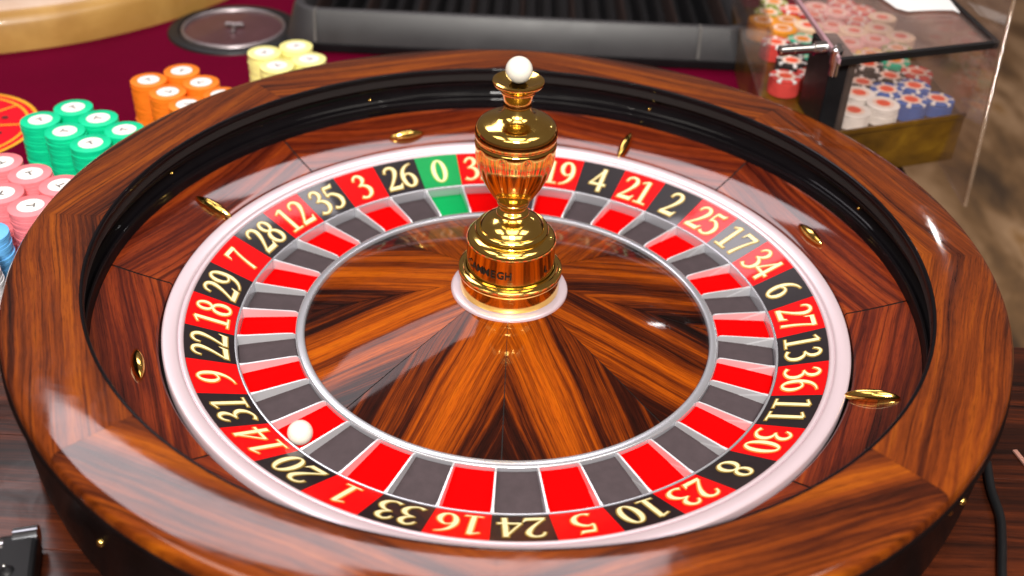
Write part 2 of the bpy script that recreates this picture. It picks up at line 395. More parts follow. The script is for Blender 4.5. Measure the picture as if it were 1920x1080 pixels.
trackp = [(1.2486, .236), (1.2486, .2515), (1.2465, .2528), (1.2425, .2520), (1.2395, .2480), (1.2385, .2430), (1.2385, .2330), (1.243, .2290), (1.262, .222), (1.281, .205), (1.291, .180), (1.292, .152), (1.286, .130), (1.274, .1165), (1.266, .1135), (1.2615, .1155), (1.2575, .1125), (1.2555, .104), (1.2545, .090), (1.2545, .060)]
m = MB(); m.lathe(trackp, 224); m.build('ball_track', M_black, wheel, smooth=60)
sidep = [(1.4565, .2065), (1.461, .203), (1.464, .192), (1.461, .180), (1.455, .176), (1.453, .150), (1.452, .10), (1.450, .05), (1.448, .0), (1.445, -.05), (1.440, -.085), (1.438, -.0995)]
m = MB(); m.lathe(sidep, 224); m.build('bowl_side', M_side, wheel, smooth=40)
m = MB(); m.lathe([(.10, -.16), (.68, -.16), (.70, -.125), (.86, -.125), (.99, -.075), (1.068, -.04), (1.10, -.07), (1.30, -.0985)], 160); m.build('rotor_base', M_gap, wheel)
m = MB(); m.lathe([(1.0010, -.02), (1.0020, .0035), (1.0045, .0062), (1.0120, .0088), (1.0150, .0082), (1.0160, .0045), (1.0175, .0045), (1.0190, .0090), (1.026, .0122), (1.057, .0190), (1.0615, .0182), (1.0642, .0145), (1.0645, -.03)], 224)
m.build('outer_silver_ring', M_chrome, wheel, smooth=50)
m = MB(); m.lathe([(.8515, -.125), (.8515, -.0600), (.8530, -.0570), (.8560, -.0560), (.8590, -.0568), (.8600, -.0600), (.8600, -.08)], 224); m.build('inner_silver_ring', M_cool, wheel, smooth=50)
m = MB(); m.lathe([(.6755, -.125), (.6755, -.0735), (.6735, -.0700), (.6690, -.0685), (.6530, -.0668), (.6490, -.0680), (.6465, -.0715), (.6460, -.10)], 200); m.build('cone_ring', M_cool, wheel, smooth=50)
m = MB(); m.lathe([(.135, .062), (.150, .0660), (.176, .0655), (.182, .0635), (.1840, .0590), (.1835, .048)], 120); m.build('hub_washer', M_chrome, wheel, smooth=50)

# --- numerals drawn as pen strokes (x, y, pen width), digit height 1
def rev(st): return [[(.52-x, 1-y, w_) for x, y, w_ in s] for s in st]
G = {}
G['1'] = ([[(.27, .03, .12), (.27, .5, .12), (.27, .955, .115)], [(.07, .855, .035), (.17, .905, .05), (.27, .955, .06)]], [[(.08, 0), (.46, 0), (.46, .04), (.08, .04)]], .54)
G['2'] = ([[(.07, .76, .04), (.10, .87, .055), (.17, .94, .07), (.26, .965, .075), (.37, .92, .10), (.42, .80, .125), (.40, .67, .12), (.32, .48, .085), (.20, .28, .06), (.07, .09, .05)]], [[(.03, 0), (.46, 0), (.525, .22), (.495, .22), (.44, .13), (.05, .115)]], .54)
G['3'] = ([[(.07, .79, .035), (.12, .90, .06), (.22, .965, .07), (.34, .915, .10), (.385, .79, .12), (.34, .66, .085), (.25, .58, .05), (.17, .535, .035)], [(.19, .54, .04), (.32, .52, .075), (.43, .41, .12), (.455, .27, .125), (.40, .12, .095), (.27, .025, .06), (.16, .03, .07), (.08, .075, .10)]], [], .53)
G['4'] = ([[(.375, .955, .05), (.20, .62, .045), (.03, .30, .05)], [(.37, .0, .12), (.37, .5, .12), (.37, .98, .12)]], [[(.01, .26), (.53, .26), (.53, .335), (.01, .335)]], .55)
G['5'] = ([[(.135, .93, .05), (.10, .76, .05), (.085, .58, .045)], [(.08, .57, .035), (.17, .63, .055), (.29, .61, .09), (.42, .48, .12), (.45, .31, .125), (.39, .13, .095), (.26, .03, .06), (.15, .03, .07), (.07, .075, .10)]], [[(.125, .875), (.40, .875), (.46, 1.01), (.43, 1.01), (.37, .965), (.14, .965)]], .53)
G['6'] = ([[(.47, .985, .025), (.34, .93, .05), (.20, .80, .085), (.11, .60, .115), (.085, .38, .125), (.12, .17, .11), (.20, .05, .075), (.29, .025, .06)], [(.28, .025, .06), (.38, .09, .09), (.445, .25, .125), (.43, .42, .11), (.36, .54, .075), (.28, .575, .05), (.19, .545, .045), (.12, .46, .04)]], [], .53)
G['7'] = ([[(.47, .90, .04), (.36, .62, .055), (.27, .33, .07), (.20, .0, .09)]], [[(.035, .72), (.06, .72), (.10, .855), (.50, .855), (.50, .97), (.075, .97)]], .53)
G['9'] = (rev(G['6'][0]), [], .53)
def ring(cx_, cy_, a, b, tx, ty, n=28):
    return [(cx_+a*math.sin(2*PI*i/n), cy_+b*math.cos(2*PI*i/n), tx*abs(math.sin(2*PI*i/n))**1.3+ty) for i in range(n+1)]
G['0'] = ([('closed', ring(.27, .49, .185, .455, .085, .05))], [], .54)
G['8'] = ([('closed', ring(.26, .755, .145, .20, .045, .055)), ('closed', ring(.26, .27, .185, .25, .065, .055))], [], .52)
def stroke_quads(st, extra=0):
    closed = isinstance(st, tuple)
    if closed: pts = st[1]
    else:
        c = catmull([(x, y, w_) for x, y, w_ in st], 5); pts = [tuple(p) for p in c]
    L = []; n = len(pts)
    for i, (x, y, w_) in enumerate(pts):
        if closed: a = pts[(i-1) % (n-1)]; b = pts[(i+1) % (n-1)] if i < n-1 else pts[1]
        else: a = pts[max(i-1, 0)]; b = pts[min(i+1, n-1)]
        dx, dy = b[0]-a[0], b[1]-a[1]; l = math.hypot(dx, dy) or 1
        nx, ny = -dy/l, dx/l; h = w_*.45+extra
        ex = 0
        if not closed and extra: ex = -extra if i == 0 else (extra if i == n-1 else 0)
        x += dx/l*ex; y += dy/l*ex
        L.append(((x+nx*h, y+ny*h), (x-nx*h, y-ny*h)))
    return [(L[i][0], L[i][1], L[i+1][1], L[i+1][0]) for i in range(n-1)]
def glyph_polys(ch, extra):
    st, polys, adv = G[ch]; out = []
    for i, s_ in enumerate(st):
        for q in stroke_quads(s_, extra): out.append((i, q))
    for j, P in enumerate(polys):
        if extra:
            cxp = sum(p[0] for p in P)/len(P); cyp = sum(p[1] for p in P)/len(P)
            P = [(p[0]+(extra if p[0] > cxp else -extra), p[1]+(extra if p[1] > cyp else -extra)) for p in P]
        # finely cut along x so it follows the cone
        out.append((len(st)+j, P))
    return out, adv
seq = [0, 32, 15, 19, 4, 21, 2, 25, 17, 34, 6, 27, 13, 36, 11, 30, 8, 23, 10, 5, 24, 16, 33, 1, 20, 14, 31, 9, 22, 18, 29, 7, 28, 12, 35, 3, 26]
REDS = {1, 3, 5, 7, 9, 12, 14, 16, 18, 19, 21, 23, 25, 27, 30, 32, 34, 36}
TH0 = .31896; DL = 2*PI/37
r0n, z0n, r1n, z1n = .8605, -.0574, 1.0005, .0015
def cone_pt(u, v, th, h):
    """u sideways (clockwise), v outward 0..1 over the number ring, h above it"""
    r = r0n+(r1n-r0n)*v; z = z0n+(z1n-z0n)*v+h
    a = th-u/r
    return (r*math.cos(a), r*math.sin(a), z)
DH = .111; VL = math.hypot(r1n-r0n, z1n-z0n)
for i, nmb in enumerate(seq):
    th = PI/2-i*DL+TH0
    mt = M_grn if nmb == 0 else (M_red if nmb in REDS else M_blk)
    m = MB(); a0 = th-DL/2+.0004; a1 = th+DL/2-.0004
    m.lathe([(r0n, z0n-.03), (r0n, z0n), (r1n, z1n), (r1n, z1n-.03)], 8, a0, a1, caps=True)
    tile = m.build('number_tile', mt, wheel, smooth=30)
    m = MB(); txt = str(nmb); dw = .072*1.0
    kx = .117
    tot = sum(G[c][2] for c in txt)*kx; x0 = -tot/2
    zeb = 0
    for pas, (extra, mi, h0) in enumerate(((.034, 0, .0006), (0.0, 1, .0022))):
        x = x0
        for ci, ch in enumerate(txt):
            polys, adv = glyph_polys(ch, extra)
            for li, P in polys:
                m.poly([cone_pt(x+px*kx, (VL/2-DH/2+py*DH)/VL, th, h0+li*.0003+ci*.00012) for px, py in P], mi=mi)
            x += adv*kx
    m.build('numeral', [M_edge if mt is M_blk else M_edger if mt is M_red else M_edgeg, M_cream], tile)
    # pocket
    mp = M_pgrn if nmb == 0 else (M_pred if nmb in REDS else M_pblk)
    m = MB(); m.lathe([(.676, -.088), (.677, -.084), (.80, -.090), (.850, -.0930), (.8515, -.100)], 6, a0, a1, caps=False)
    m.build('pocket_floor', mp, wheel, smooth=20)
    # fret between this pocket and the next
    tb = th-DL/2; Mx = Matrix.Rotation(tb, 4, 'Z')
    m = MB(); pr = [(.6758, -.125), (.6758, -.0715), (.682, -.0665), (.70, -.0645), (.83, -.0605), (.8512, -.0590), (.8512, -.125)]
    hw = [.0030, .0030, .0028, .0026, .0030, .0050, .0060]
    L = [Mx @ Vector((r, h, z)) for (r, z), h in zip(pr, hw)]; R_ = [Mx @ Vector((r, -h, z)) for (r, z), h in zip(pr, hw)]
    for k in range(len(pr)-1): m.poly([L[k], L[k+1], R_[k+1], R_[k]])
    m.poly(L); m.poly(R_[::-1])
    m.build('fret', M_fret, wheel)
# back wall of the pocket ring (nickel)
# --- deflectors
for k in range(8):
    a = math.radians(22.5+45*k); r = 1.132; z = .033
    radial = k % 2 == 1
    radial = k in (1, 3, 5, 7)
    ex = Vector((math.cos(a), math.sin(a), .31)).normalized(); ey = Vector((-math.sin(a), math.cos(a), 0)); ez = ex.cross(ey)
    c0 = Vector((r*math.cos(a), r*math.sin(a), z))
    lx, ly = (.078, .020) if radial else (.020, .070)
    m = MB(); N = 28; rings = []
    for (s_, h) in ((1, -.002), (1, .006), (.86, .014), (.6, .022), (.3, .0265)):
        row = []
        for j in range(N):
            t = 2*PI*j/N; ct, st = math.cos(t), math.sin(t)
            # pointed lens outline
            if radial: px = lx*ct*s_; py = ly*st*abs(st)**.35*s_
            else: px = lx*ct*abs(ct)**.35*s_; py = ly*st*s_
            row.append(m.vert(c0+ex*px+ey*py+ez*h))
        rings.append(row)
    for q in range(len(rings)-1):
        for j in range(N): m.face((rings[q][j], rings[q][(j+1) % N], rings[q+1][(j+1) % N], rings[q+1][j]))
    m.face(rings[-1]); m.build('ball_deflector', M_golds, wheel, smooth=40)
# --- brass screws in the track and the bowl side
for ang, r, z in [(117.3, 1.287, .135), (65.7, 1.287, .135), (21, 1.287, .135), (158, 1.287, .14), (-156, 1.287, .14), (-24, 1.287, .14)]:
    a = math.radians(ang); m = MB(); m.sphere((r*math.cos(a), r*math.sin(a), z), .0075, 12, 8); m.build('track_screw', M_golds, wheel, smooth=60)
for ang, z in [(-128.5, .09), (-115.5, .17), (-39.5, .13), (-43.5, .17), (-150, .1)]:
    a = math.radians(ang); m = MB(); m.sphere((1.452*math.cos(a), 1.452*math.sin(a), z), .010, 12, 8); m.build('side_screw', M_golds, wheel, smooth=60)
# --- turret
def dense(prof, n=4):
    return [(p.x, p.y) for p in catmull([(r, z, 0) for r, z in prof], n)]
tur = MB(); tur.lathe([(.001, .060), (.150, .062), (.1555, .066), (.1565, .072), (.1560, .100), (.1555, .118), (.158, .1215), (.1615, .126), (.1625, .133), (.1605, .140), (.155, .1440), (.1485, .1455), (.1465, .1490), (.1395, .1500)], 128)
turret = tur.build('turret', M_gold, wheel, smooth=35)
ORG[turret.name] = ORG[wheel.name]
m = MB(); m.lathe([(.1375, .140), (.1370, .152), (.1360, .230), (.1375, .236), (.1385, .2445), (.1360, .2520), (.130, .2585), (.122, .2640), (.112, .2665), (.1090, .2700)], 128); m.build('turret_drum', M_gold, turret, smooth=35)
m = MB(); m.lathe([(.112, .262), (.1105, .2735), (.1125, .279), (.1095, .2865), (.103, .2900), (.0985, .2885), (.0965, .2915), (.091, .3010), (.078, .3130), (.060, .3220), (.049, .3270), (.044, .3340)], 128); m.build('turret_dome', M_gold, turret, smooth=40)
# fluted urn
up = dense([(.046, .330), (.050, .335), (.0475, .342), (.0405, .3480), (.0400, .354), (.0455, .362), (.049, .372), (.0465, .377), (.050, .383), (.055, .386), (.063, .397), (.078, .420), (.092, .447), (.104, .476), (.1125, .506), (.1170, .532), (.1190, .556), (.1190, .574), (.1168, .579), (.1165, .585), (.1188, .590), (.1192, .600), (.1180, .612), (.1140, .624), (.106, .633), (.093, .640), (.077, .6455), (.062, .651), (.050, .659), (.042, .670), (.0355, .684)])
m = MB(); N = 192; mm = len(up)
for i in range(N):
    a = 2*PI*i/N
    for r, z in up:
        fz = max(0, min(1, (z-.385)/.03))*max(0, min(1, (.572-z)/.02))
        rr = r*(1-.030*fz*(abs(math.sin(a*6))**.6 < 0.34)) if False else r*(1-.045*fz*(1-abs(math.sin(a*5)))**3)
        m.vert((rr*math.cos(a), rr*math.sin(a), z))
for i in range(N):
    j = (i+1) % N
    for k in range(mm-1): m.face((i*mm+k, i*mm+k+1, j*mm+k+1, j*mm+k))
m.build('turret_urn', M_gold, turret, smooth=60)
m = MB(); m.lathe([(.034, .680), (.0395, .6850), (.0415, .690), (.0395, .696), (.0405, .702), (.045, .722), (.0500, .728), (.0495, .734), (.060, .744), (.070, .7510), (.0735, .757), (.0725, .7625), (.067, .7650), (.055, .7600), (.040, .7540), (.025, .7560), (.001, .7560)], 96); m.build('turret_cup', M_gold, turret, smooth=45)
# engraved letters round the drum
def letter_strip(txt, angs, h, zc, r):
    m = MB()
    for ch, ad in zip(txt, angs):
        cu = bpy.data.curves.new('t', 'FONT'); cu.body = ch; cu.align_x = 'CENTER'; cu.size = 1; cu.offset = .02; cu.resolution_u = 3
        to = bpy.data.objects.new('t', cu); me = bpy.data.meshes.new_from_object(to)
        for p in me.polygons:
            pts = []
            for vi in p.vertices:
                v = me.vertices[vi].co; a = math.radians(ad)+v.x*h*1.25/r
                pts.append((r*math.cos(a), r*math.sin(a), zc+(v.y-.35)*h*1.35))
            m.poly(pts)
        bpy.data.objects.remove(to); bpy.data.meshes.remove(me); bpy.data.curves.remove(cu)
    return m
letter_strip('CAMMEGH', [-90-62+ i*10.0 for i in range(7)], .026, .190, .1382).build('engraved_lettering', M_engr, turret)
letter_strip('L', [-90+52], .026, .190, .1382).build('engraved_lettering', M_engr, turret)

# balls
m = MB(); bp_ = (-.5615, -.5885, -.0920+.0358); m.sphere(bp_, .0358, 40, 24); o = m.build('roulette_ball', M_ball, None, smooth=80, origin=bp_)
tag(o, 'white ball lying in the red pocket beside number 14', 'ball')
m = MB(); bp_ = (0, 0, .792); m.sphere(bp_, .0385, 40, 24); o = m.build('roulette_ball', M_ball, None, smooth=80, origin=bp_)
tag(o, 'white ball resting in the brass cup on top of the turret', 'ball')

# ------------------------------------------------------------------ chips
CR, CH = .0715, .01225
def chip_mesh(r=CR):
    m = MB(); m.lathe([(.0005, 0), (r-.0018, 0), (r, .0012), (r, CH-.0014), (r-.002, CH), (.0005, CH)], 36); return m
def inlay_mesh(r, h):
    m = MB(); m.lathe([(.0005, CH+h), (r, CH+h)], 32); return m
def mesh_only(mb, name, mats):
    o = mb.build(name, mats, None, smooth=40, origin=(0, 0, 0)); me = o.data; bpy.data.objects.remove(o); return me
M_inl = plain('white_inlay', (.86, .82, .80), .5, var=.05, vs=200)
M_mark = plain('grey_print', (.12, .11, .10), .7)
inlay_me = mesh_only(inlay_mesh(.043, .0004), 'inlay', M_inl)
mk = MB()
def mk_quad(x0, x1, y0, y1): mk.poly([(x0, y0, CH+.0010), (x1, y0, CH+.0010), (x1, y1, CH+.0010), (x0, y1, CH+.0010)])
mk_quad(-.013, .013, .009, .014); mk_quad(-.003, .003, -.014, .0088)
mark_me = mesh_only(mk, 'mark', M_mark)
colors = {'green': (.0, .62, .30), 'orange': (.95, .21, .012), 'yellow': (.97, .88, .33), 'pink': (.92, .24, .27), 'blue': (.16, .50, .95), 'white': (.82, .82, .85)}
tops = {'green': (.13, .68, .38), 'orange': (1.0, .25, .03), 'yellow': (.97, .82, .25), 'pink': (.90, .22, .24), 'blue': (.22, .50, .90), 'white': (.85, .85, .87)}
chipmat = {k: plain('%s_clay_chip' % k, v, .5, var=.08, vs=90, spec=.3) for k, v in colors.items()}
chip_me = {}
for k in colors: chip_me[k] = mesh_only(chip_mesh(), '%s_chip' % k, chipmat[k])
stacks = [
 ('green', -1.782, .826, 20, 'green stack nearest the printed circle'),
 ('green', -1.698, .941, 7, 'back left green stack'),
 ('green', -1.658, .744, 20, 'front middle green stack'),
 ('green', -1.575, .860, 7, 'back middle green stack'),
 ('green', -1.536, .663, 14, 'front right green stack'),
 ('green', -1.452, .778, 7, 'back right green stack'),
 ('orange', -1.492, 1.216, 20, 'leftmost orange stack'),
 ('orange', -1.386, 1.318, 5, 'rearmost orange stack'),
 ('orange', -1.386, 1.114, 16, 'front middle orange stack'),
 ('orange', -1.280, 1.216, 5, 'back middle orange stack'),
 ('orange', -1.280, 1.012, 8, 'front right orange stack'),
 ('orange', -1.174, 1.114, 5, 'back right orange stack'),
 ('yellow', -1.094, 1.546, 14, 'left yellow stack'),
 ('yellow', -.974, 1.628, 5, 'yellow stack beside the black tray'),
 ('yellow', -1.014, 1.418, 8, 'front yellow stack'),
 ('yellow', -.894, 1.500, 5, 'right yellow stack'),
 ('pink', -1.790, .490, 8, 'back left pink stack'),
 ('pink', -1.660, .424, 12, 'back middle pink stack'),
 ('pink', -1.705, .285, 20, 'front left pink stack'),
 ('pink', -1.578, .216, 18, 'front right pink stack'),
 ('pink', -1.532, .358, 6, 'back right pink stack'),
 ('blue', -1.655, .040, 14, 'pale blue stack at the left edge'),
 ('white', -1.625, -.118, 14, 'white stack in front of the blue one')]
rest = MB(); restidx = {k: i for i, k in enumerate(colors)}
def put_chip(col, x, y, z, rz, top, label, group):
    o = bpy.data.objects.new('casino_chip', chip_me[col]); C.objects.link(o)
    o.location = Vector((x, y, z))*S; o.rotation_euler.z = rz
    tag(o, label, 'chip', group)
    if top:
        i = bpy.data.objects.new('inlay', inlay_me); C.objects.link(i); i.parent = o
        j = bpy.data.objects.new('printed_mark', mark_me); C.objects.link(j); j.parent = i
    return o
ORD = ['first', 'second', 'third', 'fourth', 'fifth', 'sixth', 'seventh', 'eighth', 'ninth', 'tenth', 'eleventh', 'twelfth', 'thirteenth', 'fourteenth', 'fifteenth', 'sixteenth', 'seventeenth', 'eighteenth', 'nineteenth', 'bottom']
for col, x, y, n, desc in stacks:
    if 'of the' not in desc: d2 = desc
    else: d2 = desc
    for k in range(20):
        z = TZ+.0005+k*CH
        jx, jy = random.gauss(0, .0011), random.gauss(0, .0011)
        if k < 20-n:
            rest.lathe([(.0005, z+.0002), (CR-.003, z+.0002), (CR, z+.0022), (CR, z+CH-.0022), (CR-.003, z+CH-.0002), (.0005, z+CH-.0002)], 16, c=(x+jx, y+jy), mi=restidx[col])
        else:
            top = k == 19
            where = d2 if col in d2 else col+' '+d2
            lab = 'topmost chip of the %s' % where if top else '%s chip from the top in the %s' % (ORD[19-k], where)
            put_chip(col, x+jx, y+jy, z, random.random()*6.28, top, lab, 'chips in the '+d2)
o = rest.build('lower_casino_chips', [chipmat[k] for k in colors], None, smooth=40)
tag(o, 'chips at the bottom of the coloured stacks behind the wheel rim', 'chips', kind='stuff')

# ------------------------------------------------------------------ acrylic chip box (far right)
FL, FR, BR, BL = Vector((1.225, 1.07, 0)), Vector((1.855, 1.315, 0)), Vector((1.80, 2.5, 0)), Vector((1.06, 2.5, 0))
FLo = Vector((1.02, 1.42, 0))       # left glass wall starts further back
box = thing('chip_box', (1.5, 1.6, TZ), 'clear acrylic chip box with a black framed hinged lid on a gold brown base', 'box')
def slab(m, pts, z0, z1, mi=0):
    b = len(m.v); n = len(pts)
    for z in (z0, z1):
        for p in pts: m.vert((p[0], p[1], z))
    m.face([b+i for i in range(n)][::-1], None, mi); m.face([b+n+i for i in range(n)], None, mi)
    for i in range(n):
        j = (i+1) % n; m.face((b+i, b+j, b+n+j, b+n+i), None, mi)
def wall(m, a, b, t, z0, z1, lean=0):
    d = (b-a).normalized(); nrm = Vector((-d.y, d.x, 0))*t/2
    slab(m, [a-nrm, b-nrm, b+nrm, a+nrm], z0, z1)
m = MB(); slab(m, [FL, FR, BR, BL, FLo], TZ, .098); m.build('base_panel', M_plinth, box, bevel=.006)
m = MB(); wall(m, FL+Vector((.004, .0, 0)), FR+Vector((-.002, .0, 0)), .014, .0985, .120); m.build('front_lip', M_plinth, box, bevel=.003)
for nm, a, b in (('front_pane', FL+Vector((.03, .012, 0)), FR), ('side_pane', FR+Vector((.0, .012, 0)), BR), ('side_pane', BL, FLo), ('back_pane', BR+Vector((-.02, 0, 0)), BL+Vector((.02, 0, 0)))):
    m = MB(); wall(m, a, b, .012, .1215 if nm == 'front_pane' else .100, .415 if nm != 'side_pane' or a != BL else .40); m.build(nm, M_glass, box)
m = MB(); wall(m, FL+Vector((.015, .03, 0)), FL+Vector((-.005, .30, 0)), .10, .100, .415); m.build('corner_post', M_blackp, box, bevel=.006)
# lid: glass sheet in a black frame
LZ = .425
lidc = [FL+Vector((-.02, -.03, 0)), FR+Vector((.02, -.03, 0)), Vector((1.835, 1.78, 0)), Vector((1.16, 1.78, 0))]
m = MB(); slab(m, lidc, LZ, LZ+.008); lid = m.build('lid', M_lid, box)
m = MB()
for i, (a, b) in enumerate(((lidc[0], lidc[1]), (lidc[1], lidc[2]), (lidc[2], lidc[3]))):
    wall(m, a, b, .024, LZ-.006+.001*i, LZ+.018+.001*i)
m.build('lid_frame', M_blackp, lid)
m = MB(); wall(m, lidc[3], lidc[0], .014, LZ-.004, LZ+.014); m.build('lid_edge', plain('pale_lilac_trim', (.45, .26, .30), .3), lid)
# chrome hinge pin with knuckle
m = MB(); h0 = Vector((.985, 1.115, LZ+.006)); h1 = Vector((1.175, 1.155, LZ+.012))
def lp(t): return h0.lerp(h1, t)
m.tube([lp(0), lp(.03), lp(.031), lp(.30), lp(.31), lp(.33), lp(.34), lp(.72), lp(.73), lp(.98), lp(1)], [.014, .022, .019, .019, .022, .022, .019, .019, .026, .026, .02], 20)
m.build('lock_barrel', M_mirror, box, smooth=40)
m = MB(); m.tube([(1.205, 1.10, LZ-.075), (1.205, 1.10, LZ-.03), (1.205, 1.10, LZ-.028), (1.205, 1.10, LZ+.03), (1.205, 1.10, LZ+.034), (1.205, 1.10, LZ+.05)], [.018, .018, .024, .024, .014, .010], 16)
m.build('lock_bracket', M_mirror, box, smooth=40)
# paper slip lying on the lid
m = MB(); pp = [(1.56, 1.60), (1.60, 1.57), (1.72, 1.60), (1.80, 1.61), (1.82, 1.58), (1.825, 1.76), (1.52, 1.75)]
slab(m, [Vector((x, y, 0)) for x, y in pp], LZ+.0195, LZ+.0225); o = m.build('paper_slip', M_white, None, origin=(1.68, 1.66, LZ+.0195))
tag(o, 'white slip of paper lying on the far end of the acrylic lid', 'paper')
# tall acrylic shield at the right
sh = thing('acrylic_shield', (1.93, 1.0, TZ), 'tall clear acrylic shield standing to the right of the chip box', 'shield')
m = MB()
P0, P1, P2, P3 = Vector((1.775, .93, TZ)), Vector((1.93, 1.45, .90)), Vector((1.95, 2.9, .90)), Vector((1.83, 2.9, TZ))
t_ = Vector((.014, 0, 0))
b = [m.vert(p) for p in (P0, P1, P2, P3, P0+t_, P1+t_, P2+t_, P3+t_)]
m.face(b[:4]); m.face(b[4:][::-1]); m.face((b[1], b[2], b[6], b[5])); m.face((b[2], b[3], b[7], b[6])); m.face((b[3], b[0], b[4], b[7])); m.face((b[0], b[1], b[5], b[4]))
m.build('pane', M_glass, sh)
m = MB(); m.tube([P0+Vector((.007, -.010, 0)), P1+Vector((.007, -.010, 0))], .009, 8); m.build('pane_edge', M_gedge, sh, smooth=60)

# chips inside the box
cc = {'white': (.86, .84, .80), 'blue': (.05, .13, .42), 'black': (.03, .025, .025), 'teal': (.03, .48, .30), 'yellow': (.90, .62, .08), 'pink': (.88, .45, .42), 'red': (.62, .06, .05), 'cream': (.88, .66, .45), 'orange': (.85, .33, .03), 'olive': (.25, .30, .04)}
M_spot = plain('edge_spot_white', (.82, .80, .78), .5); M_cen = plain('red_centre_print', (.85, .10, .04), .5, var=.25, vs=260); M_cin = plain('cream_inlay_ring', (.88, .66, .55), .5, var=.1, vs=200)
M_cenor = plain('orange_centre_print', (.80, .26, .02), .5, var=.2, vs=260)
M_spotp = plain('edge_spot_pale', (.75, .66, .50), .5)
bm_ = {k: plain('%s_value_chip' % k, v, .5, var=.1, vs=90, spec=.3) for k, v in cc.items()}
BRd = .067
def value_chip(k):
    m = MB(); N = 48
    for i in range(N):
        mi = 1 if (i % 8) < 2 else 0
        a0, a1 = 2*PI*i/N, 2*PI*(i+1)/N
        pr = [(.040, CH), (BRd-.003, CH), (BRd, CH-.0022), (BRd, .0022), (BRd-.003, 0)]
        for q in range(len(pr)-1):
            (ra, za), (rb, zb) = pr[q], pr[q+1]
            m.poly([(ra*math.cos(a0), ra*math.sin(a0), za), (rb*math.cos(a0), rb*math.sin(a0), zb), (rb*math.cos(a1), rb*math.sin(a1), zb), (ra*math.cos(a1), ra*math.sin(a1), za)], mi=mi)
    m.lathe([(.0005, CH-.0002), (.041, CH-.0002)], 24, mi=0)
    return mesh_only(m, 'value_chip', [bm_[k], M_spot if k in ('blue', 'black', 'red') else M_spotp if k in ('teal', 'yellow', 'olive') else bm_[k]])
vme = {k: value_chip(k) for k in cc}
m = MB(); m.lathe([(.0005, CH+.0004), (.043, CH+.0004)], 28); vring = mesh_only(m, 'inlay', M_cin)
m = MB(); m.lathe([(.0005, CH+.0010), (.028, CH+.0010)], 24); vcen = mesh_only(m, 'centre_print', M_cen)
m = MB(); m.lathe([(.0005, CH+.0010), (.028, CH+.0010)], 24); vcen2 = mesh_only(m, 'centre_print', M_cenor)
low = MB(); keys = list(cc)
desc = {'white': 'white', 'blue': 'blue', 'black': 'black', 'teal': 'green', 'yellow': 'yellow', 'pink': 'pink', 'red': 'red', 'cream': 'cream', 'orange': 'orange', 'olive': 'olive'}
ROWS = [['white', 'white', 'blue', 'blue', 'red'], ['white', 'blue', 'blue', 'black', 'black'], ['black', 'black', 'black', 'red', 'blue'], ['black', 'black', 'teal', 'olive', 'pink'],
        ['teal', 'teal', 'yellow', 'olive', 'pink'], ['teal', 'pink', 'pink', 'cream', 'cream'], ['teal', 'cream', 'cream', 'cream', 'pink'], ['cream', 'pink', 'red', 'cream', 'red'], ['red', 'red', 'pink', 'red', 'cream'], ['red', 'pink', 'red', 'red', 'pink'], ['orange', 'red', 'pink', 'red', 'red']]
LEFT = {2: 'red', 3: 'red', 4: 'black', 5: 'black', 6: 'red', 7: 'orange', 8: 'orange', 9: 'olive', 10: 'olive'}
U_ = (FR-FL).normalized(); V_ = Vector((-.10, .995, 0))
for iy in range(11):
    ixc = 0
    for ix in range(-4, 6):
        p = FL+U_*(.145+ix*.137+(iy % 2)*.0685)+V_*(.078+iy*.118); x, y = p.x, p.y
        lx = 1.02+.04*(y-1.42)/1.08 if y > 1.42 else 1.225-.205*(y-1.07)/.35
        if x < lx+.080 or x > 1.852-.045*(y-1.3)-.075 or y > 2.42: continue
        if y < 1.44 and x < 1.345 and x > 1.12: continue      # the corner post stands here
        col = ROWS[iy][max(0, min(4, ix))] if x > 1.27 else LEFT.get(iy, 'red'); nst = random.choice([5, 6, 6])+(1 if iy > 2 else 0)
        for k in range(nst):
            z = .1005+k*CH; jx, jy = random.gauss(0, .0006), random.gauss(0, .0006)
            if k < nst-1:
                low.lathe([(.0005, z+.0002), (BRd-.003, z+.0002), (BRd, z+.0022), (BRd, z+CH-.0022), (BRd-.003, z+CH-.0002), (.0005, z+CH-.0002)], 20, c=(x+jx, y+jy), mi=keys.index(col))
            else:
                o = bpy.data.objects.new('casino_chip', vme[col]); C.objects.link(o)
                o.location = Vector((x+jx, y+jy, z+.0004))*S; o.rotation_euler = (random.gauss(0, .010), random.gauss(0, .010), random.random()*6)
                o.location.z += .0003
                nth = ixc; tag(o, '%s chip in the %s row of the acrylic box, %s' % (desc[col], ORD[iy], 'leftmost' if nth == 0 else ORD[nth]+' from the left'), 'chip', 'top chips inside the acrylic box'); ixc += 1
                i = bpy.data.objects.new('inlay', vring); C.objects.link(i); i.parent = o
                j = bpy.data.objects.new('centre_print', vcen2 if col in ('teal', 'yellow', 'orange', 'olive') else vcen); C.objects.link(j); j.parent = i
o = low.build('boxed_casino_chips', [bm_[k] for k in keys], None, smooth=40)
tag(o, 'mixed chips underneath the top ones inside the acrylic box', 'chips', kind='stuff')

